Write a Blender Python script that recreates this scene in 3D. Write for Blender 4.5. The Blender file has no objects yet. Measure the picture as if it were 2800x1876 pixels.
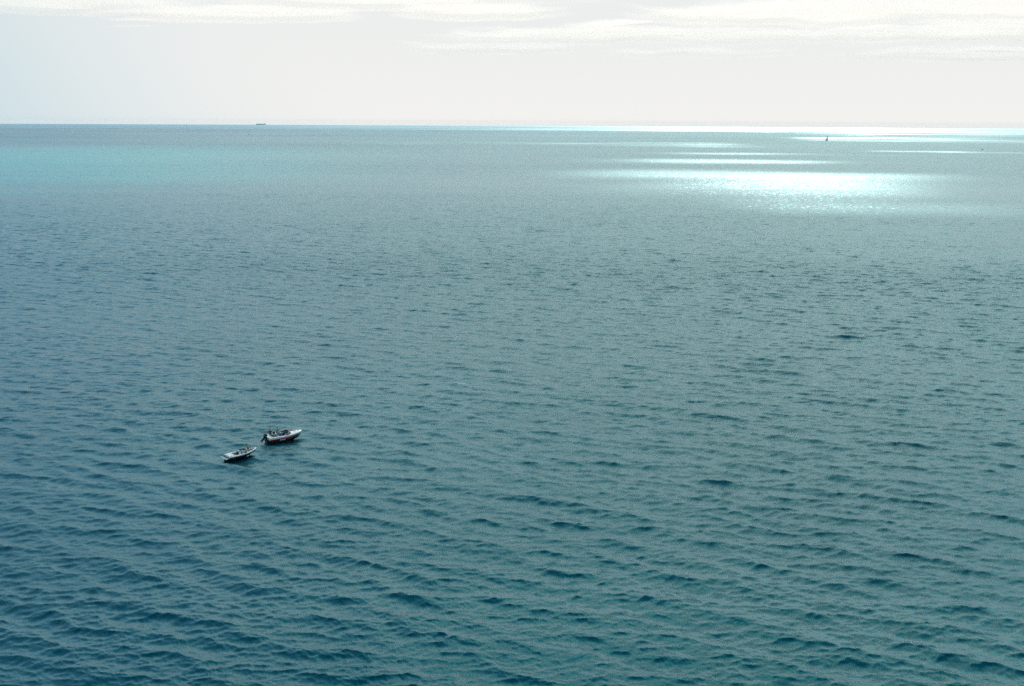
import bpy, bmesh, math, random
import numpy as np
from mathutils import Vector, Matrix

R = math.radians
scene = bpy.context.scene
COL = scene.collection

# ------------------------------------------------------------------ camera
CAM_H = 54.0                       # a cliff top, metres above the sea
EARTH = 6.371e6
cam_data = bpy.data.cameras.new('camera')
cam_data.lens = 40.0
cam_data.sensor_width = 36.0
cam_data.clip_start = 0.5
cam_data.clip_end = 120000.0
cam = bpy.data.objects.new('camera', cam_data)
COL.objects.link(cam)
cam.location = (0, 0, CAM_H)
PITCH, ROLL = R(11.04), R(0.29)
cam.matrix_world = (Matrix.Translation((0, 0, CAM_H)) @ Matrix.Rotation(R(90) - PITCH, 4, 'X')
                    @ Matrix.Rotation(ROLL, 4, 'Z'))
scene.camera = cam

# ------------------------------------------------------------------ light
SUN_EL, SUN_AZ = R(36.0), R(15.0)          # azimuth measured from +Y towards +X
world = bpy.data.worlds.new('World')
scene.world = world
world.use_nodes = True
wn = world.node_tree.nodes
wl = world.node_tree.links
wn.clear()
sky = wn.new('ShaderNodeTexSky')
sky.sky_type = 'NISHITA'
sky.sun_disc = False
sky.sun_elevation = SUN_EL
sky.sun_rotation = SUN_AZ
sky.altitude = 0
sky.air_density = 1.0
sky.dust_density = 1.2
sky.ozone_density = 1.0
bg = wn.new('ShaderNodeBackground')
bg.inputs['Strength'].default_value = 0.1
wo = wn.new('ShaderNodeOutputWorld')
# pale sea haze low over the horizon, brighter and warmer towards the sun, thinning upwards over the clear-sky model
SKY_K = 0.125
bg.inputs['Strength'].default_value = SKY_K
hs = wn.new('ShaderNodeMix'); hs.data_type = 'RGBA'; hs.blend_type = 'MULTIPLY'; hs.inputs[0].default_value = 1.0
hs.inputs[7].default_value = (0.80, 1.12, 1.02, 1)
wl.new(sky.outputs[0], hs.inputs[6])
wtc = wn.new('ShaderNodeTexCoord')
wsep = wn.new('ShaderNodeSeparateXYZ'); wl.new(wtc.outputs['Generated'], wsep.inputs[0])
wmr = wn.new('ShaderNodeMapRange'); wmr.interpolation_type = 'SMOOTHERSTEP'
wmr.inputs['From Min'].default_value = 0.07; wmr.inputs['From Max'].default_value = 0.42
wmr.inputs['To Min'].default_value = 1.0; wmr.inputs['To Max'].default_value = 0.0
wl.new(wsep.outputs['Z'], wmr.inputs['Value'])
wdot = wn.new('ShaderNodeVectorMath'); wdot.operation = 'DOT_PRODUCT'
wdot.inputs[1].default_value = (math.sin(SUN_AZ) * math.cos(SUN_EL), math.cos(SUN_AZ) * math.cos(SUN_EL), math.sin(SUN_EL))
wl.new(wtc.outputs['Generated'], wdot.inputs[0])
wsr = wn.new('ShaderNodeMapRange'); wsr.interpolation_type = 'SMOOTHSTEP'
wsr.inputs['From Min'].default_value = 0.52; wsr.inputs['From Max'].default_value = 0.77
wl.new(wdot.outputs['Value'], wsr.inputs['Value'])
def skyc(c): return (*[v / (SKY_K * 2 ** 0.82) for v in c], 1)
whz = wn.new('ShaderNodeMix'); whz.data_type = 'RGBA'
whz.inputs[6].default_value = skyc((0.44, 0.65, 0.74)); whz.inputs[7].default_value = skyc((0.90, 0.892, 0.868))
wup = wn.new('ShaderNodeMath'); wup.operation = 'MULTIPLY_ADD'; wup.use_clamp = True
wup.inputs[1].default_value = -1.6
wl.new(wsep.outputs['Z'], wup.inputs[0]); wl.new(wsr.outputs[0], wup.inputs[2])
wl.new(wup.outputs[0], whz.inputs[0])
wmx = wn.new('ShaderNodeMix'); wmx.data_type = 'RGBA'
wl.new(wmr.outputs[0], wmx.inputs[0]); wl.new(hs.outputs[2], wmx.inputs[6]); wl.new(whz.outputs[2], wmx.inputs[7])
wl.new(wmx.outputs[2], bg.inputs['Color'])
wl.new(bg.outputs[0], wo.inputs['Surface'])

sun_dir = Vector((math.sin(SUN_AZ) * math.cos(SUN_EL), math.cos(SUN_AZ) * math.cos(SUN_EL), math.sin(SUN_EL)))
sl = bpy.data.lights.new('sun', 'SUN')
sl.energy = 4.4
sl.angle = R(0.53)
sl.color = (1.0, 0.925, 0.82)
sun = bpy.data.objects.new('sun', sl)
COL.objects.link(sun)
sun.rotation_euler = (-sun_dir).to_track_quat('-Z', 'Y').to_euler()

scene.view_settings.view_transform = 'Standard'
scene.view_settings.look = 'None'
scene.view_settings.exposure = 0.82
scene.view_settings.gamma = 1.0
scene.view_settings.use_curve_mapping = False
scene.render.engine = 'CYCLES'
scene.cycles.use_denoising = False
scene.cycles.max_bounces = 6
scene.cycles.diffuse_bounces = 2
scene.cycles.glossy_bounces = 2
scene.cycles.transparent_max_bounces = 16
scene.cycles.caustics_reflective = False
scene.cycles.caustics_refractive = False

# ------------------------------------------------------------------ helpers
def tag(o, label=None, cat=None, group=None, kind=None):
    if label: o['label'] = label
    if cat: o['category'] = cat
    if group: o['group'] = group
    if kind: o['kind'] = kind
    return o

def empty(name, loc, rz, label, cat, group=None):
    o = bpy.data.objects.new(name, None)
    COL.objects.link(o)
    o.location = loc
    o.rotation_euler = (0, 0, rz)
    o.empty_display_size = 0.3
    return tag(o, label, cat, group)

def link(name, me, m, parent=None, smooth=False):
    o = bpy.data.objects.new(name, me)
    COL.objects.link(o)
    if m is not None:
        me.materials.append(m)
    if parent is not None:
        o.parent = parent
    if smooth:
        me.polygons.foreach_set('use_smooth', [True] * len(me.polygons))
    return o

def from_bm(name, bm, m, parent=None, smooth=False):
    bmesh.ops.recalc_face_normals(bm, faces=bm.faces)
    me = bpy.data.meshes.new(name)
    bm.to_mesh(me)
    bm.free()
    return link(name, me, m, parent, smooth)

def mat(name, col, rough=0.5, spec=0.5, metal=0.0, noise=0.06, scale=6.0, coat=0.0, trans=0.0):
    """Plain paint / cloth / plastic with a little procedural unevenness in colour and gloss."""
    m = bpy.data.materials.new(name)
    m.use_nodes = True
    nt = m.node_tree
    p = nt.nodes['Principled BSDF']
    p.inputs['Roughness'].default_value = rough
    p.inputs['Metallic'].default_value = metal
    p.inputs['Specular IOR Level'].default_value = spec
    p.inputs['Coat Weight'].default_value = coat
    p.inputs['Transmission Weight'].default_value = trans
    tc = nt.nodes.new('ShaderNodeTexCoord')
    nz = nt.nodes.new('ShaderNodeTexNoise')
    nz.inputs['Scale'].default_value = scale
    nz.inputs['Detail'].default_value = 4
    nt.links.new(tc.outputs['Object'], nz.inputs['Vector'])
    mx = nt.nodes.new('ShaderNodeMix')
    mx.data_type = 'RGBA'
    mx.inputs[6].default_value = (*[c * (1 - noise) for c in col], 1)
    mx.inputs[7].default_value = (*[min(1, c * (1 + noise)) for c in col], 1)
    nt.links.new(nz.outputs['Fac'], mx.inputs[0])
    nt.links.new(mx.outputs[2], p.inputs['Base Color'])
    return m

def bx(bm, lo, hi, bev=0.0, taper=1.0):
    """box into bm; taper scales the top in x and y"""
    x0, y0, z0 = lo; x1, y1, z1 = hi
    cx, cy = (x0 + x1) / 2, (y0 + y1) / 2
    vs = []
    for z, s in ((z0, 1.0), (z1, taper)):
        for x, y in ((x0, y0), (x1, y0), (x1, y1), (x0, y1)):
            vs.append(bm.verts.new((cx + (x - cx) * s, cy + (y - cy) * s, z)))
    f = [(0, 3, 2, 1), (4, 5, 6, 7), (0, 1, 5, 4), (1, 2, 6, 5), (2, 3, 7, 6), (3, 0, 4, 7)]
    fs = [bm.faces.new([vs[i] for i in q]) for q in f]
    if bev > 0:
        es = list({e for q in fs for e in q.edges})
        bmesh.ops.bevel(bm, geom=es, offset=bev, segments=2, profile=0.6, affect='EDGES')

def tube(bm, pts, rad, n=8, closed=False):
    pts = [Vector(p) for p in pts]
    rads = rad if isinstance(rad, (list, tuple)) else [rad] * len(pts)
    rings = []
    for i, p in enumerate(pts):
        a = pts[i - 1] if (i > 0 or closed) else p
        b = pts[(i + 1) % len(pts)] if (i < len(pts) - 1 or closed) else p
        t = (b - a).normalized()
        up = Vector((0, 0, 1)) if abs(t.z) < 0.9 else Vector((1, 0, 0))
        u = t.cross(up).normalized()
        v = t.cross(u)
        rings.append([bm.verts.new(p + (u * math.cos(k * 2 * math.pi / n) + v * math.sin(k * 2 * math.pi / n)) * rads[i]) for k in range(n)])
    m = len(rings)
    for i in range(m if closed else m - 1):
        A, B = rings[i], rings[(i + 1) % m]
        for k in range(n):
            bm.faces.new((A[k], A[(k + 1) % n], B[(k + 1) % n], B[k]))
    if not closed:
        bm.faces.new(rings[0]); bm.faces.new(rings[-1])

def strip(bm, rows):
    """quads between successive rows of points"""
    vr = [[bm.verts.new(p) for p in r] for r in rows]
    for a, b in zip(vr, vr[1:]):
        for i in range(len(a) - 1):
            q = [a[i], a[i + 1], b[i + 1], b[i]]
            try:
                bm.faces.new(q)
            except ValueError:
                pass
    return vr

def part(name, m, parent, fn, smooth=False):
    bm = bmesh.new()
    fn(bm)
    bmesh.ops.remove_doubles(bm, verts=bm.verts, dist=1e-5)
    bmesh.ops.dissolve_degenerate(bm, edges=bm.edges, dist=1e-6)
    return from_bm(name, bm, m, parent, smooth)

# ------------------------------------------------------------------ sea
rng = np.random.default_rng(7)

def wave_tile(L, N, lmin, lmax, ang, s, mss, seed, chop):
    """periodic patch of wind waves: height and horizontal shift, slope variance mss"""
    g = np.random.default_rng(seed)
    k1 = 2 * np.pi * np.fft.fftfreq(N, L / N)
    kx, ky = np.meshgrid(k1, k1, indexing='ij')
    k = np.hypot(kx, ky); k[0, 0] = 1
    kmin, kmax = 2 * np.pi / lmax, 2 * np.pi / lmin
    env = np.exp(-(kmin / k) ** 4 * 0.8) * np.exp(-(k / kmax) ** 4)
    th = np.arctan2(ky, kx)
    d = np.abs(np.cos((th - ang))) ** s
    spec = env * d / k ** 4
    spec[0, 0] = 0
    h = (g.normal(size=(N, N)) + 1j * g.normal(size=(N, N))) * np.sqrt(spec)
    H = np.fft.ifft2(h)
    sx = np.fft.ifft2(1j * kx * h).real; sy = np.fft.ifft2(1j * ky * h).real
    a = math.sqrt(mss / np.mean(sx ** 2 + sy ** 2))
    dx = np.fft.ifft2(-1j * kx / k * h).real; dy = np.fft.ifft2(-1j * ky / k * h).real
    return L, N, (H.real * a).astype(np.float32), (-dx * a * chop).astype(np.float32), (-dy * a * chop).astype(np.float32)

def sample(tile, x, y, rot):
    L, N, H, DX, DY = tile
    c, s = math.cos(rot), math.sin(rot)
    u = (x * c + y * s) / L * N; v = (-x * s + y * c) / L * N
    i0 = np.floor(u).astype(np.int64); j0 = np.floor(v).astype(np.int64)
    fu = (u - i0).astype(np.float32); fv = (v - j0).astype(np.float32)
    i0 %= N; j0 %= N; i1 = (i0 + 1) % N; j1 = (j0 + 1) % N
    w = ((1 - fu) * (1 - fv), fu * (1 - fv), (1 - fu) * fv, fu * fv)
    def q(A): return A[i0, j0] * w[0] + A[i1, j0] * w[1] + A[i0, j1] * w[2] + A[i1, j1] * w[3]
    a, b = q(DX), q(DY)
    return q(H), a * c - b * s, a * s + b * c

TH1 = R(90 - 24)     # travel direction of the main wind sea (crests run from far left to near right)
TH2 = R(90 + 12)     # younger chop crossing it
BANDS = [  # tile, rotation, lmin, lmax, mss
    (wave_tile(163, 512, 3.8, 9.5, TH1 - R(7), 12, 0.0036, 1, 1.5), R(7), 3.8, 9.5, 0.0036),
    (wave_tile(101, 512, 2.3, 5.4, TH1 + R(11), 8, 0.0058, 2, 1.5), R(-11), 2.3, 5.4, 0.0058),
    (wave_tile(59, 512, 1.05, 2.5, TH2 - R(5), 3, 0.0105, 3, 1.5), R(5), 1.05, 2.5, 0.0105),
    (wave_tile(31, 512, 0.55, 1.2, TH2 + R(16), 2, 0.0110, 4, 1.3), R(-16), 0.55, 1.2, 0.0110),
    (wave_tile(15, 512, 0.28, 0.6, TH1 + R(3), 1.5, 0.0110, 5, 1.0), R(-3), 0.28, 0.6, 0.0110),
]
MICRO = 0.0016
_pn = [(rng.uniform(-1, 1), rng.uniform(-1, 1), rng.uniform(0, 6.28)) for _ in range(14)]
def gust(x, y, lam):
    """slow patchiness of the wind over the water, about -1..1"""
    o = np.zeros_like(x)
    for a, b, p in _pn:
        o += np.sin((a * x * 0.6 + b * y) * 6.28 / lam + p)
    return o / 3.5

def build_sea():
    n_az = 1100
    az = np.linspace(R(-28.2), R(28.2), n_az)
    back = np.linspace(R(28.2), R(360 - 28.2), 46)[1:-1]
    az = np.concatenate([az, back])
    nf = n_az
    # rows: about a pixel apart near the foot of the cliff, closer where the surface is seen edge-on
    dg = np.linspace(31.5, 0.42, 20001)
    step = np.interp(dg, [0.4, 2.2, 4.0, 7.5, 14.0, 32.0], [0.030, 0.026, 0.0135, 0.0135, 0.041, 0.041])
    cum = np.concatenate([[0], np.cumsum((dg[:-1] - dg[1:]) / step[:-1])])
    dep = np.radians(np.interp(np.linspace(0, cum[-1], int(cum[-1])), cum, dg))
    r = CAM_H / np.tan(dep)
    r = np.concatenate([r, np.geomspace(r[-1] * 1.02, 29500, 40)])
    nr = len(r)
    RR, AA = np.meshgrid(r, az, indexing='ij')
    X = RR * np.sin(AA); Y = RR * np.cos(AA)
    dr = np.gradient(r)
    da = np.gradient(az); da[nf - 1:] = R(7)
    cell = np.maximum(dr[:, None], RR * np.abs(da)[None, :])
    cell_r = dr[:, None] * np.ones_like(RR)
    # rows are seen edge-on, so let columns decide a little more than rows
    cell = np.maximum(RR * np.abs(da)[None, :], 0.6 * cell_r)
    Z = np.zeros_like(X); OX = np.zeros_like(X); OY = np.zeros_like(X)
    rough = np.full_like(X, MICRO)
    amp = 1.0 + 0.22 * gust(X, Y, 260.0)
    for tile, rot, lmin, lmax, mss in BANDS:
        lam = math.sqrt(lmin * lmax)
        w = np.clip((lam * 0.62 - cell) / (lam * 0.32), 0, 1)
        w = w * w * (3 - 2 * w)
        idx = w > 0.001
        h, a, b = sample(tile, X[idx], Y[idx], rot)
        ww = w[idx] * amp[idx]
        Z[idx] += h * ww; OX[idx] += a * ww; OY[idx] += b * ww
        rough += mss * (1 - w * w)
    far = np.clip((rough - 0.009) / 0.018, 0, 1)
    tilt = 1.25 * far
    rough = rough * (1 - far) + 0.008 * far
    rough *= 1.0 + 0.18 * gust(X + 900, Y - 300, 700.0)
    X2, Y2 = X + OX, Y + OY
    Z -= RR ** 2 / (2 * EARTH)
    na = len(az)
    co = np.stack([X2, Y2, Z], -1).reshape(-1, 3)
    co = np.vstack([co, [[0, 0, 0]]]).astype(np.float32)
    ii, jj = np.meshgrid(np.arange(nr - 1), np.arange(na), indexing='ij')
    j2 = (jj + 1) % na
    quads = np.stack([ii * na + jj, (ii + 1) * na + jj, (ii + 1) * na + j2, ii * na + j2], -1).reshape(-1, 4)[:, ::-1]
    c = nr * na
    j = np.arange(na)
    tris = np.stack([np.full(na, c), (j + 1) % na, j], -1)[:, ::-1]
    me = bpy.data.meshes.new('sea')
    nq, nt = len(quads), len(tris)
    me.vertices.add(len(co)); me.vertices.foreach_set('co', co.ravel())
    me.loops.add(nq * 4 + nt * 3)
    me.loops.foreach_set('vertex_index', np.concatenate([quads.ravel(), tris.ravel()]).astype(np.int32))
    me.polygons.add(nq + nt)
    me.polygons.foreach_set('loop_start', np.concatenate([np.arange(nq) * 4, nq * 4 + np.arange(nt) * 3]).astype(np.int32))
    me.polygons.foreach_set('use_smooth', np.ones(nq + nt, dtype=bool))
    me.update(calc_edges=True)
    at = me.attributes.new('roughness', 'FLOAT', 'POINT')
    at.data.foreach_set('value', np.append(np.sqrt(np.sqrt(np.clip(rough, 0.003, 0.2))).ravel(), 0.45).astype(np.float32))
    at = me.attributes.new('tilt', 'FLOAT', 'POINT')
    at.data.foreach_set('value', np.append(tilt.ravel(), 0.5).astype(np.float32))
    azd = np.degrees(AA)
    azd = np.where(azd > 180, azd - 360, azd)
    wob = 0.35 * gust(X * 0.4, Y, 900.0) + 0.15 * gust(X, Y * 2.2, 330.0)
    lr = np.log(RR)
    sh = np.clip((lr - math.log(760)) / 0.35 + wob, 0, 1) * np.clip((math.log(3000) - lr) / 0.30 + wob, 0, 1) * np.clip((-2 - azd) / 14 + 0.3 * wob, 0, 1) * np.clip((azd + 75) / 20, 0, 1)  # sunlit stretch on the left, put into the water colour
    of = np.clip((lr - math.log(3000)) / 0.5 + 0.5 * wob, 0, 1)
    for nm, v in (('sunlit_teal', sh), ('offshore', of)):
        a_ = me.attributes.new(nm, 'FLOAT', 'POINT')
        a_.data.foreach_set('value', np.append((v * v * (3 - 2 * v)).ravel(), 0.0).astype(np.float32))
    return me

def sea_material():
    m = bpy.data.materials.new('sea_water')
    m.use_nodes = True
    nt = m.node_tree; N = nt.nodes; Lk = nt.links
    N.remove(N['Principled BSDF'])
    out = N['Material Output']
    # surface reflection with a microfacet Fresnel curve, plus the light that comes back out of the water
    p = N.new('ShaderNodeBsdfMetallic')
    p.fresnel_type = 'F82'; p.distribution = 'MULTI_GGX'
    p.inputs['Base Color'].default_value = (0.002, 0.040, 0.047, 1)
    p.inputs['Edge Tint'].default_value = (0.88, 0.972, 1.0, 1)
    up = N.new('ShaderNodeBsdfDiffuse')
    add = N.new('ShaderNodeAddShader')
    Lk.new(p.outputs[0], add.inputs[0]); Lk.new(up.outputs[0], add.inputs[1])
    Lk.new(add.outputs[0], out.inputs['Surface'])
    at = N.new('ShaderNodeAttribute'); at.attribute_name = 'roughness'
    Lk.new(at.outputs['Fac'], p.inputs['Roughness'])
    g = N.new('ShaderNodeNewGeometry')
    # waves finer than the mesh far out: tilt the surface with world-space noise
    fm = N.new('ShaderNodeMapping'); fm.inputs['Scale'].default_value = (0.34, 0.85, 0.0)
    Lk.new(g.outputs['Position'], fm.inputs['Vector'])
    fn = N.new('ShaderNodeTexNoise'); fn.inputs['Scale'].default_value = 1.0; fn.inputs['Detail'].default_value = 3
    fn.inputs['Roughness'].default_value = 0.65
    Lk.new(fm.outputs[0], fn.inputs['Vector'])
    fs = N.new('ShaderNodeVectorMath'); fs.operation = 'SUBTRACT'; fs.inputs[1].default_value = (0.5, 0.5, 0.5)
    Lk.new(fn.outputs['Color'], fs.inputs[0])
    ft = N.new('ShaderNodeAttribute'); ft.attribute_name = 'tilt'
    fc = N.new('ShaderNodeVectorMath'); fc.operation = 'MULTIPLY'; fc.inputs[1].default_value = (0.8, 1.3, 0.0)
    Lk.new(fs.outputs[0], fc.inputs[0])
    fa = N.new('ShaderNodeVectorMath'); fa.operation = 'SCALE'
    # wind lanes: long bands of rougher and smoother water
    lm = N.new('ShaderNodeMapping'); lm.inputs['Scale'].default_value = (0.0022, 0.014, 0.0); lm.inputs['Rotation'].default_value = (0, 0, R(-7))
    Lk.new(g.outputs['Position'], lm.inputs['Vector'])
    la = N.new('ShaderNodeTexNoise'); la.inputs['Scale'].default_value = 1.0; la.inputs['Detail'].default_value = 4
    Lk.new(lm.outputs[0], la.inputs['Vector'])
    lr = N.new('ShaderNodeMapRange'); lr.inputs['From Min'].default_value = 0.3; lr.inputs['From Max'].default_value = 0.7
    lr.inputs['To Min'].default_value = 0.55; lr.inputs['To Max'].default_value = 1.35
    Lk.new(la.outputs['Fac'], lr.inputs['Value'])
    lt = N.new('ShaderNodeMath'); lt.operation = 'MULTIPLY'
    Lk.new(ft.outputs['Fac'], lt.inputs[0]); Lk.new(lr.outputs[0], lt.inputs[1])
    Lk.new(fc.outputs[0], fa.inputs[0]); Lk.new(lt.outputs[0], fa.inputs['Scale'])
    fb = N.new('ShaderNodeVectorMath'); fb.operation = 'ADD'
    Lk.new(g.outputs['Normal'], fb.inputs[0]); Lk.new(fa.outputs[0], fb.inputs[1])
    fz = N.new('ShaderNodeVectorMath'); fz.operation = 'NORMALIZE'
    Lk.new(fb.outputs[0], fz.inputs[0]); Lk.new(fz.outputs[0], p.inputs['Normal'])
    # sediment and sea-bed tint: wide, drawn-out patches
    mp = N.new('ShaderNodeMapping'); mp.inputs['Scale'].default_value = (0.0012, 0.0022, 0.0)
    Lk.new(g.outputs['Position'], mp.inputs['Vector'])
    nz = N.new('ShaderNodeTexNoise'); nz.inputs['Scale'].default_value = 1.0; nz.inputs['Detail'].default_value = 3
    Lk.new(mp.outputs[0], nz.inputs['Vector'])
    rp = N.new('ShaderNodeValToRGB')
    rp.color_ramp.elements[0].position = 0.35; rp.color_ramp.elements[0].color = (0.0005, 0.030, 0.044, 1)
    rp.color_ramp.elements[1].position = 0.65; rp.color_ramp.elements[1].color = (0.0005, 0.038, 0.046, 1)
    Lk.new(nz.outputs['Fac'], rp.inputs['Fac'])
    # sunlit stretch painted into the colour on the left, darker bluer tone far out
    sh = N.new('ShaderNodeAttribute'); sh.attribute_name = 'sunlit_teal'
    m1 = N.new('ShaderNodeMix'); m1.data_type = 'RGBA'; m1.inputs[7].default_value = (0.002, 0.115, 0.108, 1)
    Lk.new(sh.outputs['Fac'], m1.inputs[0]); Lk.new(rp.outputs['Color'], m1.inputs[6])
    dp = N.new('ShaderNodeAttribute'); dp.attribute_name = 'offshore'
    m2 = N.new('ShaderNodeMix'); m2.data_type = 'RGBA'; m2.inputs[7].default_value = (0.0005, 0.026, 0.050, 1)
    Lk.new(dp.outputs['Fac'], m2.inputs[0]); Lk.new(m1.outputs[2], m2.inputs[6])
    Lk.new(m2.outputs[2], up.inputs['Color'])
    return m

M_SEA = sea_material()
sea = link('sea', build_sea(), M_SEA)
tag(sea, 'wind rippled blue green sea reaching to the horizon', 'sea', kind='structure')

def sea_z(x, y, bands=BANDS):
    z = 0.0
    for tile, rot, *_ in bands:
        z += float(sample(tile, np.array([x]), np.array([y]), rot)[0][0])
    return z

def build_foam():
    rr = random.Random(11)
    bm = bmesh.new()
    spots = [(-10.8, 231.8, 0.95), (-11.6, 231.9, 0.5), (-9.9, 231.5, 0.4)]
    for _ in range(70):        # small breaking crests far out on the left
        a, r = R(rr.uniform(-23, -3)), rr.uniform(950, 1500)
        spots.append((r * math.sin(a), r * math.cos(a), rr.uniform(0.5, 1.3)))
    for _ in range(14):
        a, r = R(rr.uniform(-24, 24)), rr.uniform(140, 420)
        spots.append((r * math.sin(a), r * math.cos(a), rr.uniform(0.12, 0.3)))
    for x, y, s in spots:
        z = sea_z(x, y) if math.hypot(x, y) < 500 else 0.12
        n = 9
        c = bm.verts.new((x, y, z + 0.10 * s + 0.05))
        ring = [bm.verts.new((x + s * rr.uniform(0.55, 1.1) * math.cos(k * 6.283 / n), y + 0.35 * s * rr.uniform(0.5, 1.1) * math.sin(k * 6.283 / n), z - 0.02)) for k in range(n)]
        for k in range(n): bm.faces.new((c, ring[k], ring[(k + 1) % n]))
    m = mat('sea_foam', (0.78, 0.80, 0.80), 0.9, noise=0.1)
    return from_bm('sea_foam', bm, m, None, True)
tag(build_foam(), 'white flecks of foam on breaking wave crests', 'foam', kind='stuff')

# ------------------------------------------------------------------ clouds: a broken layer near 1000 m
def vnoise(x, y, seed):
    g = np.random.default_rng(seed).random((64, 64)).astype(np.float32)
    i = np.floor(x).astype(np.int64); j = np.floor(y).astype(np.int64)
    fx = x - i; fy = y - j
    fx = fx * fx * (3 - 2 * fx); fy = fy * fy * (3 - 2 * fy)
    i %= 64; j %= 64; i1 = (i + 1) % 64; j1 = (j + 1) % 64
    return (g[i, j] * (1 - fx) + g[i1, j] * fx) * (1 - fy) + (g[i, j1] * (1 - fx) + g[i1, j1] * fx) * fy
def fbm(x, y, seed, o=4):
    t = np.zeros_like(x); a = 0.5
    for k in range(o):
        t += a * vnoise(x * 2 ** k + 17.3 * k, y * 2 ** k - 9.1 * k, seed + k); a *= 0.5
    return t / 0.9375

def blob(v, lo, hi, soft_lo, soft_hi):
    def ss(t): t = np.clip(t, 0, 1); return t * t * (3 - 2 * t)
    return ss((v - lo) / soft_lo + 0.5) * (1 - ss((v - hi) / soft_hi + 0.5))

LOW_Z, HIGH_Z = 1000.0, 4000.0       # banks over the horizon; unseen mid-level shading sheet towards the sun
SHIFT = (HIGH_Z / math.tan(SUN_EL) * math.sin(SUN_AZ), HIGH_Z / math.tan(SUN_EL) * math.cos(SUN_AZ))
def gaps(x, y):
    """where the sun reaches the sea between the clouds (1 = gap); polar patches of open sky"""
    wx = 90 * (fbm(x / 420, y / 420, 31) - 0.5); wy = 260 * (fbm(x / 600, y / 500, 41) - 0.5)
    r = np.hypot(x + wx, y + wy); a = np.degrees(np.arctan2(x + wx, y + wy))
    o = np.zeros_like(x)
    for r0, r1, a0, a1, sr, sa, w in (
            (800, 1480, 0, 24, 340, 16, .45),
            (750, 840, 9, 24, 60, 6, .56),
            (1520, 1800, 2, 22, 160, 12, .50),
            (2000, 2230, 5, 22, 120, 12, .50),
            (2600, 3350, -7, 15, 300, 12, .54),
            (2350, 2480, 17, 40, 70, 4, .70),
            (3500, 60000, 12, 60, 600, 8, .52),
            (6500, 60000, 6, 60, 1800, 12, .50)):
        o = np.maximum(o, w * blob(r, r0, r1, sr, sr) * blob(a, a0, a1, sa, sa))
    streak = fbm(x / 380, y / 120, 51, 3); s2 = fbm(x / 1500, y / 420, 61, 3)
    return o * np.clip(0.88 + 1.7 * (streak - 0.5) + 0.9 * (s2 - 0.5), 0.2, 1.2)

def banks(x, y):
    """cloud banks standing over the horizon"""
    o = np.zeros_like(x)
    for cx, cy, rx, ry, rot, w in (
            (-5200, 10100, 2600, 750, 0, 1.0), (-2700, 11000, 1300, 600, -8, 1.0), (-1000, 9700, 1500, 420, 0, .9),
            (-300, 10700, 800, 560, 0, .95), (2600, 10800, 1500, 900, 4, 1.0), (4000, 10000, 2200, 700, 0, 1.0),
            (1500, 13600, 2300, 1100, 0, .95), (3600, 13200, 1500, 900, 0, .9), (5200, 12500, 1300, 1400, 0, .95),
            (-300, 15700, 1500, 900, 0, .75), (6500, 16500, 2000, 1500, 0, .85), (1000, 12000, 700, 350, 0, .7),
            (-3900, 12000, 300, 160, 0, .7), (2600, 16500, 1400, 700, 0, .6)):
        c, s = math.cos(R(rot)), math.sin(R(rot))
        u = ((x - cx) * c + (y - cy) * s) / rx; v = (-(x - cx) * s + (y - cy) * c) / ry
        o = np.maximum(o, w * np.clip(1.45 - np.sqrt(u * u + v * v), 0, 1))
    return o

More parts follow.
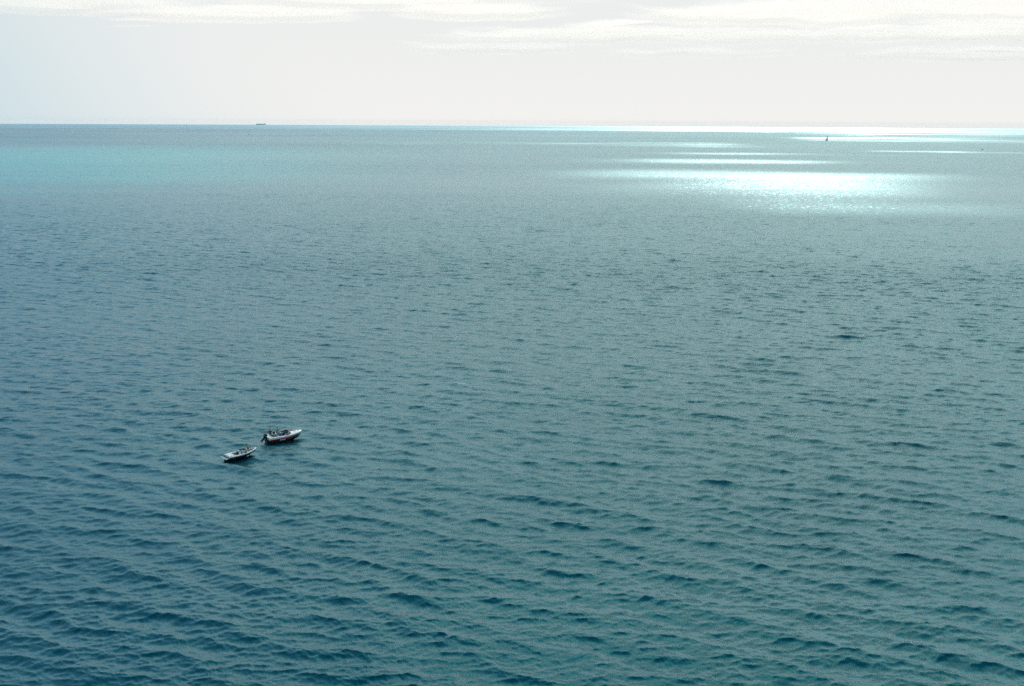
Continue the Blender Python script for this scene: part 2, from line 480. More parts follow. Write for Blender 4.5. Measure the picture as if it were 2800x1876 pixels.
def build_clouds():
    vs, cs, ds, ps, qs = [], [], [], [], []
    base = 0
    def sheet(X, Y, cov, z0, levels, relief, dens, thru):
        nonlocal base
        nx, ny = X.shape
        ii, jj = np.meshgrid(np.arange(nx - 1), np.arange(ny - 1), indexing='ij')
        for dz, dc in levels:
            Z = z0 + dz + relief * (fbm(X / 800, Y / 800, 91) - 0.5) - (X ** 2 + Y ** 2) / (2 * EARTH)
            vs.append(np.stack([X, Y, Z], -1).reshape(-1, 3)); cs.append((cov + dc).ravel()); ds.append((np.zeros_like(cov) + dens).ravel()); ps.append(np.full(cov.size, thru))
            q = np.stack([ii * ny + jj, (ii + 1) * ny + jj, (ii + 1) * ny + jj + 1, ii * ny + jj + 1], -1).reshape(-1, 4)
            c = cov.ravel()[q].max(1)
            qs.append(q[c > 0.02] + base)
            base += nx * ny
    # low banks standing over the horizon
    xs = np.arange(-11000, 12001, 125.0); ys = np.arange(7500, 21001, 125.0)
    X, Y = np.meshgrid(xs, ys, indexing='ij')
    sheet(X, Y, banks(X, Y), LOW_Z, [(0, 0.0), (60, -0.05)], 120, 0.32, 0.52)
    # unseen mid-level sheet: shaped to shade the near water, torn into streaks farther out
    xs = np.unique(np.concatenate([np.arange(-14000, 16001, 110.0), np.arange(1200, 1651, 14.0)]))
    ys = np.unique(np.concatenate([np.arange(-9000, 19001, 70.0), np.arange(5300, 5751, 14.0)]))
    X, Y = np.meshgrid(xs, ys, indexing='ij')
    sx, sy = X - SHIFT[0], Y - SHIFT[1]
    sa = np.degrees(np.arctan2(sx, np.maximum(sy, 0.0) + 700))
    side = np.clip((sa + 42) / 14, 0, 1) * np.clip((46 - sa) / 10, 0, 1)
    ahead = np.clip((sy + 3200) / 1800, 0, 1)
    near = (1.0 - gaps(sx, sy)) * side * ahead
    wide = np.clip((fbm(X / 2600, Y / 2200, 71) - 0.58) / 0.2, 0, 1)       # elsewhere: scattered scraps of the same cloud
    far = np.clip((Y - 12300) / 900, 0, 1)
    cov = np.maximum(near * (1 - far), wide * (1 - np.clip(side * ahead * 2, 0, 1)) * (1 - far))
    # on the left the sheet is thinned to light a broad stretch of water
    sr = np.hypot(sx, sy)
    veil = blob(sr, 820, 2600, 420, 700) * np.clip((-4 - np.degrees(np.arctan2(sx, np.maximum(sy, 1.0)))) / 14, 0, 1)
    # and a thin spot is added to brighten the boats with sun
    spot = np.exp(-(((sx + 40) / 26) ** 2 + ((sy - 195) / 46) ** 2))
    veil = np.maximum(veil, 1.75 * spot)
    sheet(X, Y, cov, HIGH_Z, [(0, 0.0), (22, 0.0)], 20, 0.97 - 0.4 * veil * (0.7 + 0.6 * fbm(X / 700, Y / 240, 23)), 0.98)
    co = np.vstack(vs).astype(np.float32); cv = np.concatenate(cs).astype(np.float32); q = np.vstack(qs)
    used = np.unique(q); remap = np.zeros(len(co), np.int64); remap[used] = np.arange(len(used))
    dn = np.concatenate(ds).astype(np.float32); pn = np.concatenate(ps).astype(np.float32)
    co = co[used]; cv = cv[used]; dn = dn[used]; pn = pn[used]; q = remap[q]
    me = bpy.data.meshes.new('cloud_layer')
    me.vertices.add(len(co)); me.vertices.foreach_set('co', co.ravel())
    me.loops.add(len(q) * 4); me.loops.foreach_set('vertex_index', q.ravel().astype(np.int32))
    me.polygons.add(len(q)); me.polygons.foreach_set('loop_start', (np.arange(len(q)) * 4).astype(np.int32))
    me.polygons.foreach_set('use_smooth', np.ones(len(q), dtype=bool))
    me.update(calc_edges=True)
    at = me.attributes.new('cloud_cover', 'FLOAT', 'POINT'); at.data.foreach_set('value', cv)
    at = me.attributes.new('cloud_opacity', 'FLOAT', 'POINT'); at.data.foreach_set('value', dn)
    at = me.attributes.new('cloud_pass', 'FLOAT', 'POINT'); at.data.foreach_set('value', pn)
    return me

def cloud_material():
    m = bpy.data.materials.new('cloud_vapour')
    m.use_nodes = True
    nt = m.node_tree; N = nt.nodes; Lk = nt.links
    N.clear()
    out = N.new('ShaderNodeOutputMaterial')
    at = N.new('ShaderNodeAttribute'); at.attribute_name = 'cloud_cover'
    g = N.new('ShaderNodeNewGeometry')
    mp = N.new('ShaderNodeMapping'); mp.inputs['Scale'].default_value = (1 / 700, 1 / 700, 1 / 260)
    Lk.new(g.outputs['Position'], mp.inputs['Vector'])
    nz = N.new('ShaderNodeTexNoise'); nz.inputs['Scale'].default_value = 1.0
    nz.inputs['Detail'].default_value = 3; nz.inputs['Roughness'].default_value = 0.5
    Lk.new(mp.outputs[0], nz.inputs['Vector'])
    a = N.new('ShaderNodeMath'); a.operation = 'MULTIPLY_ADD'      # noise*0.9 + cover
    a.inputs[1].default_value = 0.9
    Lk.new(nz.outputs['Fac'], a.inputs[0]); Lk.new(at.outputs['Fac'], a.inputs[2])
    mr = N.new('ShaderNodeMapRange'); mr.interpolation_type = 'SMOOTHSTEP'
    mr.inputs['From Min'].default_value = 0.70; mr.inputs['From Max'].default_value = 1.16
    mr.inputs['To Min'].default_value = 0.0; mr.inputs['To Max'].default_value = 1.0
    Lk.new(a.outputs[0], mr.inputs['Value'])
    de = N.new('ShaderNodeAttribute'); de.attribute_name = 'cloud_opacity'
    al = N.new('ShaderNodeMath'); al.operation = 'MULTIPLY'
    Lk.new(mr.outputs[0], al.inputs[0]); Lk.new(de.outputs['Fac'], al.inputs[1])
    d = N.new('ShaderNodeBsdfDiffuse'); d.inputs['Color'].default_value = (0.88, 0.84, 0.795, 1)
    t = N.new('ShaderNodeBsdfTranslucent'); t.inputs['Color'].default_value = (0.91, 0.862, 0.815, 1)
    mx = N.new('ShaderNodeMixShader'); mx.inputs[0].default_value = 0.88
    mx.label = 'thickness'
    tk = N.new('ShaderNodeAttribute'); tk.attribute_name = 'cloud_pass'      # share of light passed through to the underside
    Lk.new(tk.outputs['Fac'], mx.inputs[0])
    Lk.new(d.outputs[0], mx.inputs[1]); Lk.new(t.outputs[0], mx.inputs[2])
    tr = N.new('ShaderNodeBsdfTransparent')
    m2 = N.new('ShaderNodeMixShader')
    Lk.new(al.outputs[0], m2.inputs[0]); Lk.new(tr.outputs[0], m2.inputs[1]); Lk.new(mx.outputs[0], m2.inputs[2])
    Lk.new(m2.outputs[0], out.inputs['Surface'])
    return m

clouds = link('cloud_layer', build_clouds(), cloud_material())
tag(clouds, 'broken cream cloud layer with an unseen sheet shading the sea', 'clouds', kind='stuff')

# ------------------------------------------------------------------ materials of the boats
M_GEL = mat('white_gelcoat', (0.88, 0.85, 0.78), 0.28, noise=0.04, coat=0.3)
M_BLACK = mat('black_gelcoat', (0.012, 0.013, 0.016), 0.3, noise=0.2)
M_RED = mat('red_gelcoat', (0.42, 0.02, 0.018), 0.3, noise=0.1)
M_VINYL = mat('white_vinyl', (0.72, 0.70, 0.65), 0.55, noise=0.06)
M_GREYV = mat('grey_vinyl', (0.36, 0.40, 0.39), 0.55, noise=0.1)
M_NAVY = mat('navy_vinyl', (0.015, 0.02, 0.045), 0.5, noise=0.15)
M_BLUE = mat('blue_vinyl', (0.012, 0.06, 0.30), 0.5, noise=0.12)
M_FLOOR = mat('cockpit_floor', (0.40, 0.44, 0.42), 0.7, noise=0.12)
M_GLASS = mat('tinted_glass', (0.03, 0.05, 0.055), 0.06, noise=0.02, trans=0.55)
M_STEEL = mat('stainless_steel', (0.62, 0.63, 0.64), 0.22, metal=1.0, noise=0.05)
M_RUBBER = mat('black_rubber', (0.02, 0.02, 0.02), 0.7, noise=0.2)
M_COWL = mat('black_engine_cover', (0.010, 0.010, 0.012), 0.35, noise=0.2)
M_SKIN = mat('tanned_skin', (0.42, 0.21, 0.12), 0.55, noise=0.08)
M_SKIN2 = mat('pale_skin', (0.52, 0.30, 0.20), 0.55, noise=0.08)
M_HAIR = mat('dark_hair', (0.018, 0.012, 0.009), 0.6, noise=0.3)
M_FAIR = mat('fair_hair', (0.34, 0.27, 0.12), 0.6, noise=0.2)
M_DARKC = mat('dark_cloth', (0.022, 0.016, 0.020), 0.85, noise=0.25)
M_MAROON = mat('maroon_cloth', (0.10, 0.018, 0.02), 0.85, noise=0.2)
M_OLIVE = mat('olive_cloth', (0.05, 0.05, 0.03), 0.85, noise=0.25)
M_SHORTS = mat('blue_shorts', (0.03, 0.05, 0.12), 0.85, noise=0.2)
M_PINK = mat('pink_cloth', (0.60, 0.20, 0.18), 0.85, noise=0.12)
M_BAG = mat('black_canvas', (0.015, 0.015, 0.017), 0.85, noise=0.25)

# ------------------------------------------------------------------ boats
class Lines:
    """hull lines: x forward from the transom, y to port, z up from the waterline"""
    def __init__(self, L, B, z0, z1, zc1=0.42, full=2.3):
        self.L, self.B, self.z0, self.z1, self.zc1, self.full = L, B, z0, z1, zc1, full
    def half(self, t):
        p = max(0.0, 1 - max(0.0, (t - 0.40) / 0.60) ** self.full)
        return max(0.012, self.B / 2 * (0.92 + 0.08 * min(1, t / 0.35)) * p ** 0.85)
    def sheer(self, t): return Vector((self.L * t, self.half(t), self.z0 + (self.z1 - self.z0) * t ** 1.9))
    def chine(self, t): return Vector((self.L * t * 0.945, self.half(t) * 0.83 * (1 - 0.22 * t ** 3), 0.03 + self.zc1 * t ** 3))
    def keel(self, t): return Vector((self.L * t * 0.885, 0.0, -0.36 + 0.52 * max(0, (t - 0.5) / 0.5) ** 2))
    def side(self, t, s, out=0.0):
        a, b = self.chine(t), self.sheer(t)
        p = a.lerp(b, s)
        p.y += 0.05 * math.sin(math.pi * s) * (1 - t) + out
        return p
    def T(self, n=26, a=0.0, b=1.0): return [a + (b - a) * i / n for i in range(n + 1)]

def mir(p): return Vector((p[0], -p[1], p[2]))

def hull_band(ln, s0, s1, out, a=0.0, b=1.0, both=True, n=26, m=4, sides=(1, -1)):
    def fn(bm):
        for sgn in sides:
            rows = []
            for t in ln.T(n, a, b):
                r = [ln.side(t, s0 + (s1 - s0) * k / m, out) for k in range(m + 1)]
                rows.append(r if sgn > 0 else [mir(p) for p in r])
            strip(bm, rows)
        if a == 0.0 and both:      # across the transom
            rows = []
            for k in range(m + 1):
                p = ln.side(0, s0 + (s1 - s0) * k / m, out); p.x -= out
                rows.append([p, Vector((p.x, 0, p.z)), mir(p)])
            strip(bm, rows)
    return fn

def bottom(ln, s1):
    def fn(bm):
        rows = []
        for t in ln.T():
            r = [ln.side(t, s1 * (1 - k / 3)) for k in range(3)] + [ln.chine(t), ln.chine(t).lerp(ln.keel(t), 0.5), ln.keel(t)]
            rows.append(r + [mir(p) for p in reversed(r[:-1])])
        vr = strip(bm, rows)
        bm.faces.new(vr[0])
    return fn

def side_deck(ln, a, b, w, up=0.045):
    """walk-round gunwale either side of the open cockpit"""
    def fn(bm):
        for sgn in (1, -1):
            rows = []
            for t in ln.T(22, a, b):
                s = ln.sheer(t); i = max(s.y - w, 0.03)
                r = [Vector((s.x, s.y + 0.012, s.z - 0.03)), Vector((s.x, s.y, s.z + up * 0.6)), Vector((s.x, s.y - 0.04, s.z + up)),
                     Vector((s.x, i + 0.03, s.z + up)), Vector((s.x, i, s.z + up * 0.4)), Vector((s.x, i, s.z - 0.06))]
                rows.append(r if sgn > 0 else [mir(p) for p in r])
            strip(bm, rows)
    return fn

def closed_deck(ln, a, b, crown, n=14, up=0.045):
    def fn(bm):
        rows = []
        for t in ln.T(n, a, b):
            s = ln.sheer(t)
            rows.append([Vector((s.x, s.y * v + (0.012 * v), s.z + up - 0.075 * abs(v) ** 14 + crown * (1 - v * v) * min(1, s.y / (ln.B * 0.5) + 0.05)))
                         for v in (1, 0.96, 0.85, 0.6, 0.3, 0, -0.3, -0.6, -0.85, -0.96, -1)])
        strip(bm, rows)
    return fn

def liner(ln, a, b, w, floor):
    def fn(bm):
        rows = []
        for t in ln.T(16, a, b):
            s = ln.sheer(t); i = max(s.y - w, 0.03)
            rows.append([Vector((s.x, i, s.z - 0.05)), Vector((s.x, i * 0.93, floor + 0.06)), Vector((s.x, i * 0.86, floor)),
                         Vector((s.x, -i * 0.86, floor)), Vector((s.x, -i * 0.93, floor + 0.06)), Vector((s.x, -i, s.z - 0.05))])
        vr = strip(bm, rows)
        bm.faces.new(vr[0]); bm.faces.new(vr[-1])
    return fn

def rail(ln, z, r, a=0.0, b=1.0):
    def fn(bm):
        pts = [ln.sheer(t) + Vector((0, 0.014, z)) for t in ln.T(24, a, b)]
        loop = pts + [mir(p) for p in reversed(pts)]
        tube(bm, loop, r, 6, closed=(a == 0.0))
    return fn

def screen(pts, h, rake):
    """windscreen glass through plan points, leaning aft by rake"""
    def fn(bm):
        low = [Vector(p) for p in pts]
        top = [p + Vector((-rake, -p.y * 0.08, h * (1 - 0.35 * (abs(p.y) / max(abs(q.y) for q in low)) ** 3))) for p in low]
        vr = strip(bm, [low, top])
        g = bmesh.ops.extrude_face_region(bm, geom=bm.faces[:])
        for v in [e for e in g['geom'] if isinstance(e, bmesh.types.BMVert)]:
            v.co.x -= 0.012
    return fn

def screen_frame(pts, h, rake, r=0.014):
    def fn(bm):
        low = [Vector(p) for p in pts]
        mx = max(abs(q.y) for q in low)
        top = [p + Vector((-rake, -p.y * 0.08, h * (1 - 0.35 * (abs(p.y) / mx) ** 3))) for p in low]
        tube(bm, top, r, 6); tube(bm, [low[0], top[0]], r, 6); tube(bm, [low[-1], top[-1]], r, 6)
        m = len(low) // 2
        tube(bm, [low[m], top[m]], r, 6)
    return fn

def add_seat(root, x, y, z, m, w=0.5, name='seat'):
    def base(bm): bx(bm, (x - 0.24, y - w / 2, z), (x + 0.26, y + w / 2, z + 0.30), 0.05)
    sb = part(name, m, root, base)
    def back(bm):
        bx(bm, (x - 0.33, y - w / 2, z + 0.22), (x - 0.20, y + w / 2, z + 0.74), 0.045, 0.94)
    part('seat_back', m, sb, back)
    return sb

def add_wheel(root, x, y, z):
    def fn(bm):
        n = 18
        pts = [Vector((x + 0.05 * math.sin(k * 2 * math.pi / n), y + 0.17 * math.cos(k * 2 * math.pi / n), z + 0.16 * math.sin(k * 2 * math.pi / n))) for k in range(n)]
        tube(bm, pts, 0.016, 6, closed=True)
        for k in (0, 6, 12): tube(bm, [Vector((x, y, z)), pts[k]], 0.010, 5)
        tube(bm, [Vector((x, y, z)), Vector((x + 0.14, y, z - 0.04))], 0.022, 6)
    part('steering_wheel', M_RUBBER, root, fn)

def add_cleats(root, spots):
    for (x, y, z) in spots:
        def fn(bm, x=x, y=y, z=z):
            tube(bm, [(x - 0.09, y, z + 0.05), (x - 0.03, y, z + 0.04), (x + 0.03, y, z + 0.04), (x + 0.09, y, z + 0.05)], 0.011, 6)
            tube(bm, [(x - 0.03, y, z), (x - 0.03, y, z + 0.04)], 0.011, 6); tube(bm, [(x + 0.03, y, z), (x + 0.03, y, z + 0.04)], 0.011, 6)
        part('cleat', M_STEEL, root, fn)

# --- nearer boat: open-bowed runabout with a black hull
def open_bow_boat():
    root = empty('motorboat', (-46.0, 176.62, 0.03), R(41), 'open white motorboat with black hull and swim platform, nearer of the two boats', 'motorboat')
    root.scale = (1.05,) * 3
    ln = Lines(5.15, 2.2, 0.66, 1.02)
    part('hull', M_BLACK, root, bottom(ln, 0.80), True)
    part('topside_band', M_GEL, root, hull_band(ln, 0.80, 1.0, 0.0), True)
    part('gunwale', M_GEL, root, side_deck(ln, 0.0, 0.925, 0.24), True)
    part('bow_deck', M_GEL, root, closed_deck(ln, 0.925, 1.0, 0.0, 6), True)
    part('rub_rail', M_RUBBER, root, rail(ln, -0.045, 0.02))
    part('cockpit', M_FLOOR, root, liner(ln, 0.10, 0.925, 0.24, 0.20))
    part('sun_pad', M_VINYL, root, lambda bm: bx(bm, (0.05, -0.80, 0.50), (1.02, 0.80, 0.80), 0.09))
    part('swim_platform', M_GEL, root, lambda bm: bx(bm, (-0.52, -0.92, 0.34), (0.0, 0.92, 0.43), 0.03))
    part('platform_mat', M_GREYV, root, lambda bm: bx(bm, (-0.46, -0.84, 0.432), (-0.06, 0.84, 0.446), 0.004))
    part('stern_bench', M_VINYL, root, lambda bm: (bx(bm, (1.03, -0.74, 0.20), (1.45, 0.74, 0.52), 0.06)))
    add_seat(root, 2.35, 0.42, 0.20, M_NAVY); add_seat(root, 2.35, -0.42, 0.20, M_VINYL)
    part('cooler_box', M_NAVY, root, lambda bm: (bx(bm, (1.55, -0.20, 0.202), (1.90, 0.30, 0.50), 0.04), bx(bm, (1.54, -0.21, 0.50), (1.91, 0.31, 0.56), 0.02)))
    for sgn in (1, -1):
        part('console', M_GEL, root, lambda bm, sgn=sgn: bx(bm, (2.95, min(sgn * 0.30, sgn * 0.86), 0.20), (3.32, max(sgn * 0.30, sgn * 0.86), 0.92), 0.05, 0.9))
        part('bow_cushion', M_VINYL, root, lambda bm, sgn=sgn: bx(bm, (3.40, min(sgn * 0.22, sgn * 0.70), 0.21), (4.25, max(sgn * 0.22, sgn * 0.70), 0.58), 0.05, 0.93))
    part('bow_seat', M_VINYL, root, lambda bm: bx(bm, (4.20, -0.36, 0.21), (4.66, 0.36, 0.60), 0.06, 0.8))
    add_wheel(root, 2.86, -0.45, 0.84)
    sp = [(2.75, 0.93, 0.80), (3.15, 0.86, 0.84), (3.35, 0.55, 0.88), (3.42, 0.18, 0.90), (3.42, -0.18, 0.90), (3.35, -0.55, 0.88), (3.15, -0.86, 0.84), (2.75, -0.93, 0.80)]
    ws = part('windshield', M_GLASS, root, screen(sp, 0.36, 0.20))
    part('windshield_frame', M_STEEL, ws, screen_frame(sp, 0.36, 0.20))
    add_cleats(root, [(0.3, 0.92, 0.70), (0.3, -0.92, 0.70), (4.8, 0.0, 1.03)])
    part('bow_rail', M_STEEL, root, lambda bm: tube(bm, [(3.9, 0.80, 0.92), (4.3, 0.66, 1.02), (4.8, 0.36, 1.10), (5.0, 0.0, 1.14), (4.8, -0.36, 1.10), (4.3, -0.66, 1.02), (3.9, -0.80, 0.92)], 0.013, 6))
    part('drive_unit', M_COWL, root, lambda bm: (bx(bm, (-0.38, -0.12, -0.55), (-0.02, 0.12, 0.20), 0.04, 0.8)))
    return root

# --- farther boat: decked runabout with a tilted outboard and red flash
def decked_boat():
    root = empty('motorboat', (-41.6, 186.75, 0.02), R(34), 'white decked motorboat with red flash and black outboard, farther of the two boats', 'motorboat')
    root.scale = (1.11,) * 3
    ln = Lines(5.75, 2.45, 0.92, 1.16, 0.46, 2.6)
    part('hull', M_BLACK, root, bottom(ln, 0.62), True)
    part('topside_band', M_GEL, root, hull_band(ln, 0.62, 1.0, 0.0), True)
    part('red_stripe', M_RED, root, hull_band(ln, 0.56, 0.76, 0.004, 0.0, 0.86), True)
    for sg in (1, -1):
        part('white_flash', M_GEL, root, hull_band(ln, 0.40, 0.52, 0.004, 0.30, 0.47, False, 8, 2, (sg,)), True)
        part('red_flash', M_RED, root, hull_band(ln, 0.42, 0.56, 0.005, 0.47, 0.72, False, 8, 2, (sg,)), True)
    part('gunwale', M_GEL, root, side_deck(ln, 0.0, 0.62, 0.30, 0.07), True)
    part('foredeck', M_GEL, root, closed_deck(ln, 0.62, 1.0, 0.15, 14, 0.07), True)
    part('afterdeck', M_GEL, root, closed_deck(ln, 0.0, 0.075, 0.0, 3, 0.07), True)
    part('rub_rail', M_RUBBER, root, rail(ln, -0.05, 0.022))
    part('cockpit', M_FLOOR, root, liner(ln, 0.075, 0.62, 0.30, 0.30))
    part('stern_bench', M_VINYL, root, lambda bm: (bx(bm, (0.46, -0.84, 0.305), (0.92, 0.84, 0.68), 0.06), bx(bm, (0.44, -0.84, 0.66), (0.58, 0.84, 1.08), 0.05)))
    add_seat(root, 1.95, 0.46, 0.30, M_GREYV, 0.52); add_seat(root, 1.95, -0.46, 0.30, M_GREYV, 0.52)
    part('dashboard', M_NAVY, root, lambda bm: bx(bm, (2.95, -0.92, 0.31), (3.50, 0.92, 1.06), 0.06, 0.95))
    add_seat(root, 2.62, 0.06, 0.30, M_BLUE, 0.62, 'blue_seat')
    add_wheel(root, 2.88, 0.46, 1.00)
    sp = [(2.85, 1.08, 1.00), (3.35, 1.02, 1.04), (3.72, 0.66, 1.14), (3.86, 0.22, 1.19), (3.86, -0.22, 1.19), (3.72, -0.66, 1.14), (3.35, -1.02, 1.04), (2.85, -1.08, 1.00)]
    ws = part('windshield', M_GLASS, root, screen(sp, 0.34, 0.34))
    part('windshield_frame', M_STEEL, ws, screen_frame(sp, 0.34, 0.34))
    add_cleats(root, [(0.25, 1.02, 0.99), (0.25, -1.02, 0.99), (5.3, 0.0, 1.24)])
    part('deck_hatch', M_GREYV, root, lambda bm: bx(bm, (4.25, -0.24, 1.235), (4.72, 0.24, 1.275), 0.015))
    part('bow_rail', M_STEEL, root, lambda bm: tube(bm, [(4.2, 0.82, 1.12), (4.5, 0.72, 1.30), (5.2, 0.36, 1.40), (5.5, 0.0, 1.43), (5.2, -0.36, 1.40), (4.5, -0.72, 1.30), (4.2, -0.82, 1.12)], 0.013, 6))
    # outboard, tilted up on its bracket
    rot = Matrix.Rotation(R(38), 4, 'Y'); piv = Vector((-0.10, 0.0, 0.86))
    def tilt(bm):
        for v in bm.verts: v.co = piv + rot @ v.co
    br = part('outboard_motor', M_COWL, root, lambda bm: (bx(bm, (-0.16, -0.17, 0.45), (0.0, 0.17, 0.98), 0.02)))
    def cowl(bm):
        bx(bm, (-0.62, -0.21, -0.02), (-0.02, 0.21, 0.46), 0.10, 0.82); tilt(bm)
    def leg(bm):
        bx(bm, (-0.42, -0.10, -0.72), (-0.16, 0.10, 0.0), 0.03, 1.1)
        bx(bm, (-0.62, -0.14, -0.60), (-0.12, 0.14, -0.57), 0.008)
        tube(bm, [(-0.62, 0, -0.80), (-0.52, 0, -0.80), (-0.20, 0, -0.80), (-0.06, 0, -0.80)], [0.03, 0.065, 0.065, 0.02], 10)
        bx(bm, (-0.36, -0.012, -1.02), (-0.20, 0.012, -0.80), 0.0, 0.9); tilt(bm)
    def prop(bm):
        for k in range(3):
            a = k * 2 * math.pi / 3
            c, s_ = math.cos(a), math.sin(a)
            q = [(-0.66, 0.02, 0.03), (-0.60, -0.05, 0.10), (-0.62, -0.04, 0.17), (-0.70, 0.05, 0.16)]
            vs = [bm.verts.new((x, y * c - z * s_, -0.80 + y * s_ + z * c)) for x, y, z in q]
            bm.faces.new(vs)
        g = bmesh.ops.extrude_face_region(bm, geom=bm.faces[:])
        for v in [e for e in g['geom'] if isinstance(e, bmesh.types.BMVert)]: v.co.x -= 0.012
        tilt(bm)
    part('cowling', M_COWL, br, cowl); part('drive_leg', M_COWL, br, leg); part('propeller', M_STEEL, br, prop)
    return root

boat_near = open_bow_boat()
boat_far = decked_boat()
bpy.context.view_layer.update()

# ------------------------------------------------------------------ people
def person(boat, loc, face, pose, label, mats, hair, lean=0.0, scale=1.0, sleeves=False):
    """one continuous skinned body; mats: (skin, top, bottom); loc is where the seat or feet rest, in the boat's own axes"""
    V, E, RAD, MT = [], [], [], []
    def v(p, r, m, prev=None):
        V.append(Vector(p)); RAD.append(r); MT.append(m)
        if prev is not None: E.append((prev, len(V) - 1))
        return len(V) - 1
    S, Tp, Bt = 0, 1, 2
    if pose == 'stand':
        hipz, knee, ank, toe = 0.92, (0.05, 0.50), (-0.01, 0.09), (0.17, 0.035)
    elif pose == 'sit':
        hipz, knee, ank, toe = 0.11, (0.43, 0.13), (0.40, -0.30), (0.56, -0.36)
    else:  # legs stretched out ahead
        hipz, knee, ank, toe = 0.11, (0.44, 0.22), (0.86, 0.07), (0.93, 0.20)
    lx = lambda h: -math.sin(lean) * h
    lz = lambda h: math.cos(lean) * h
    pel = v((0, 0, hipz), 0.125, Bt)
    wai = v((lx(0.20), 0, hipz + lz(0.20)), 0.115, Tp, pel)
    che = v((lx(0.40), 0, hipz + lz(0.40)), 0.135, Tp, wai)
    nb = v((lx(0.53), 0, hipz + lz(0.53)), 0.055, S, che)
    nk = v((lx(0.58) + 0.015, 0, hipz + lz(0.58)), 0.05, S, nb)
    jaw = v((lx(0.62) + 0.035, 0, hipz + lz(0.64)), 0.070, S, nk)
    hd = v((lx(0.66) + 0.03, 0, hipz + lz(0.72)), 0.092, S, jaw)
    top = v((lx(0.68) + 0.02, 0, hipz + lz(0.79)), 0.070, S, hd)
    v((lx(0.66) + 0.135, 0, hipz + lz(0.69)), 0.014, S, hd)          # nose
    for sy in (1, -1):
        v((lx(0.66) + 0.02, sy * 0.098, hipz + lz(0.70)), 0.013, S, hd)      # ears
        sh = v((lx(0.47), sy * 0.175, hipz + lz(0.47)), 0.060, Tp, che)
        if pose == 'out':
            el, wr = (lx(0.3) - 0.22, sy * 0.25, hipz + 0.22), (lx(0.3) - 0.20, sy * 0.27, hipz - 0.02)
        elif pose == 'stand':
            el, wr = (lx(0.2) - 0.02 + 0.04, sy * 0.27, hipz + 0.20), (0.20, sy * 0.24, hipz + 0.10)
        else:
            el, wr = (lx(0.2) + 0.06, sy * 0.25, hipz + 0.22), (0.27, sy * 0.17, hipz + 0.12)
        e = v(el, 0.042, Tp if sleeves else S, sh)
        w = v(wr, 0.028, Tp if sleeves else S, e)
        dv = (Vector(wr) - Vector(el)).normalized()
        palm = v(Vector(wr) + dv * 0.07, 0.032, S, w)
        for k, (oy, ln_) in enumerate(((-0.030, 0.075), (-0.010, 0.085), (0.010, 0.080), (0.030, 0.062))):
            f1 = v(Vector(wr) + dv * 0.11 + Vector((0, oy, 0)), 0.0095, S, palm)
            v(Vector(wr) + dv * (0.11 + ln_ * 0.7) + Vector((0, oy, -0.02)), 0.008, S, f1)
        th = v(Vector(wr) + dv * 0.05 + Vector((0, -sy * 0.045, 0.01)), 0.010, S, w)
        v(Vector(wr) + dv * 0.085 + Vector((0, -sy * 0.062, 0.005)), 0.009, S, th)
        hp = v((0.02, sy * 0.095, hipz - 0.03), 0.100, Bt, pel)
        mid = v(((knee[0]) * 0.55, sy * 0.115, hipz * 0.45 + knee[1] * 0.55), 0.080, Bt, hp)
        kn = v((knee[0], sy * 0.13, knee[1]), 0.058, Bt if sleeves else S, mid)
        ca = v((knee[0] * 0.6 + ank[0] * 0.4 - 0.01, sy * 0.13, knee[1] * 0.6 + ank[1] * 0.4), 0.056, Bt if sleeves else S, kn)
        an = v((ank[0], sy * 0.13, ank[1]), 0.036, S, ca)
        v((toe[0], sy * 0.14, toe[1]), 0.030, S, an)
    me = bpy.data.meshes.new('body')
    me.from_pydata([tuple(p) for p in V], E, [])
    o = bpy.data.objects.new('body', me); COL.objects.link(o)
    sk = o.modifiers.new('skin', 'SKIN'); sk.use_smooth_shade = True
    for i, d in enumerate(me.skin_vertices[0].data):
        d.radius = (RAD[i], RAD[i])
        d.use_root = (i == pel)
    o.modifiers.new('sub', 'SUBSURF').levels = 1
    o.modifiers['sub'].render_levels = 1
    dg = bpy.context.evaluated_depsgraph_get(); dg.update()
    body = bpy.data.meshes.new_from_object(o.evaluated_get(dg))
    bpy.data.objects.remove(o)
    P = np.array([tuple(p) for p in V])
    for m_ in mats: body.materials.append(m_)
    segs = [(P[a], P[b], MT[b]) for a, b in E]
    for pl in body.polygons:
        c = np.array(pl.center); best, bm_ = 1e9, 0
        for a, b, m_ in segs:
            ab = b - a; t = np.clip(np.dot(c - a, ab) / max(1e-9, np.dot(ab, ab)), 0, 1)
            d = np.linalg.norm(c - a - ab * t)
            if d < best: best, bm_ = d, m_
        pl.material_index = bm_; pl.use_smooth = True
    for vt in body.vertices: vt.co.y *= 1.12 if abs(vt.co.y) < 0.3 else 1.0
    body.name = 'person'
    ob = bpy.data.objects.new('person', body); COL.objects.link(ob)
    ob.scale = (scale,) * 3
    ob.location = boat.matrix_world @ Vector(loc)
    ob.rotation_euler = (0, 0, boat.rotation_euler.z + face)
    tag(ob, label, 'person')
    # hair cap
    hc = V[hd]
    def cap(bm):
        bmesh.ops.create_uvsphere(bm, u_segments=14, v_segments=9, radius=0.108)
        for vt in bm.verts:
            vt.co.x *= 1.05
            if vt.co.x > 0.045 and vt.co.z < 0.045: vt.co.x = 0.045; vt.co.y *= 0.9
            vt.co += Vector((hc.x - 0.018, 0, hc.z + 0.022))
    part('hair', hair, ob, cap, True)
    return ob

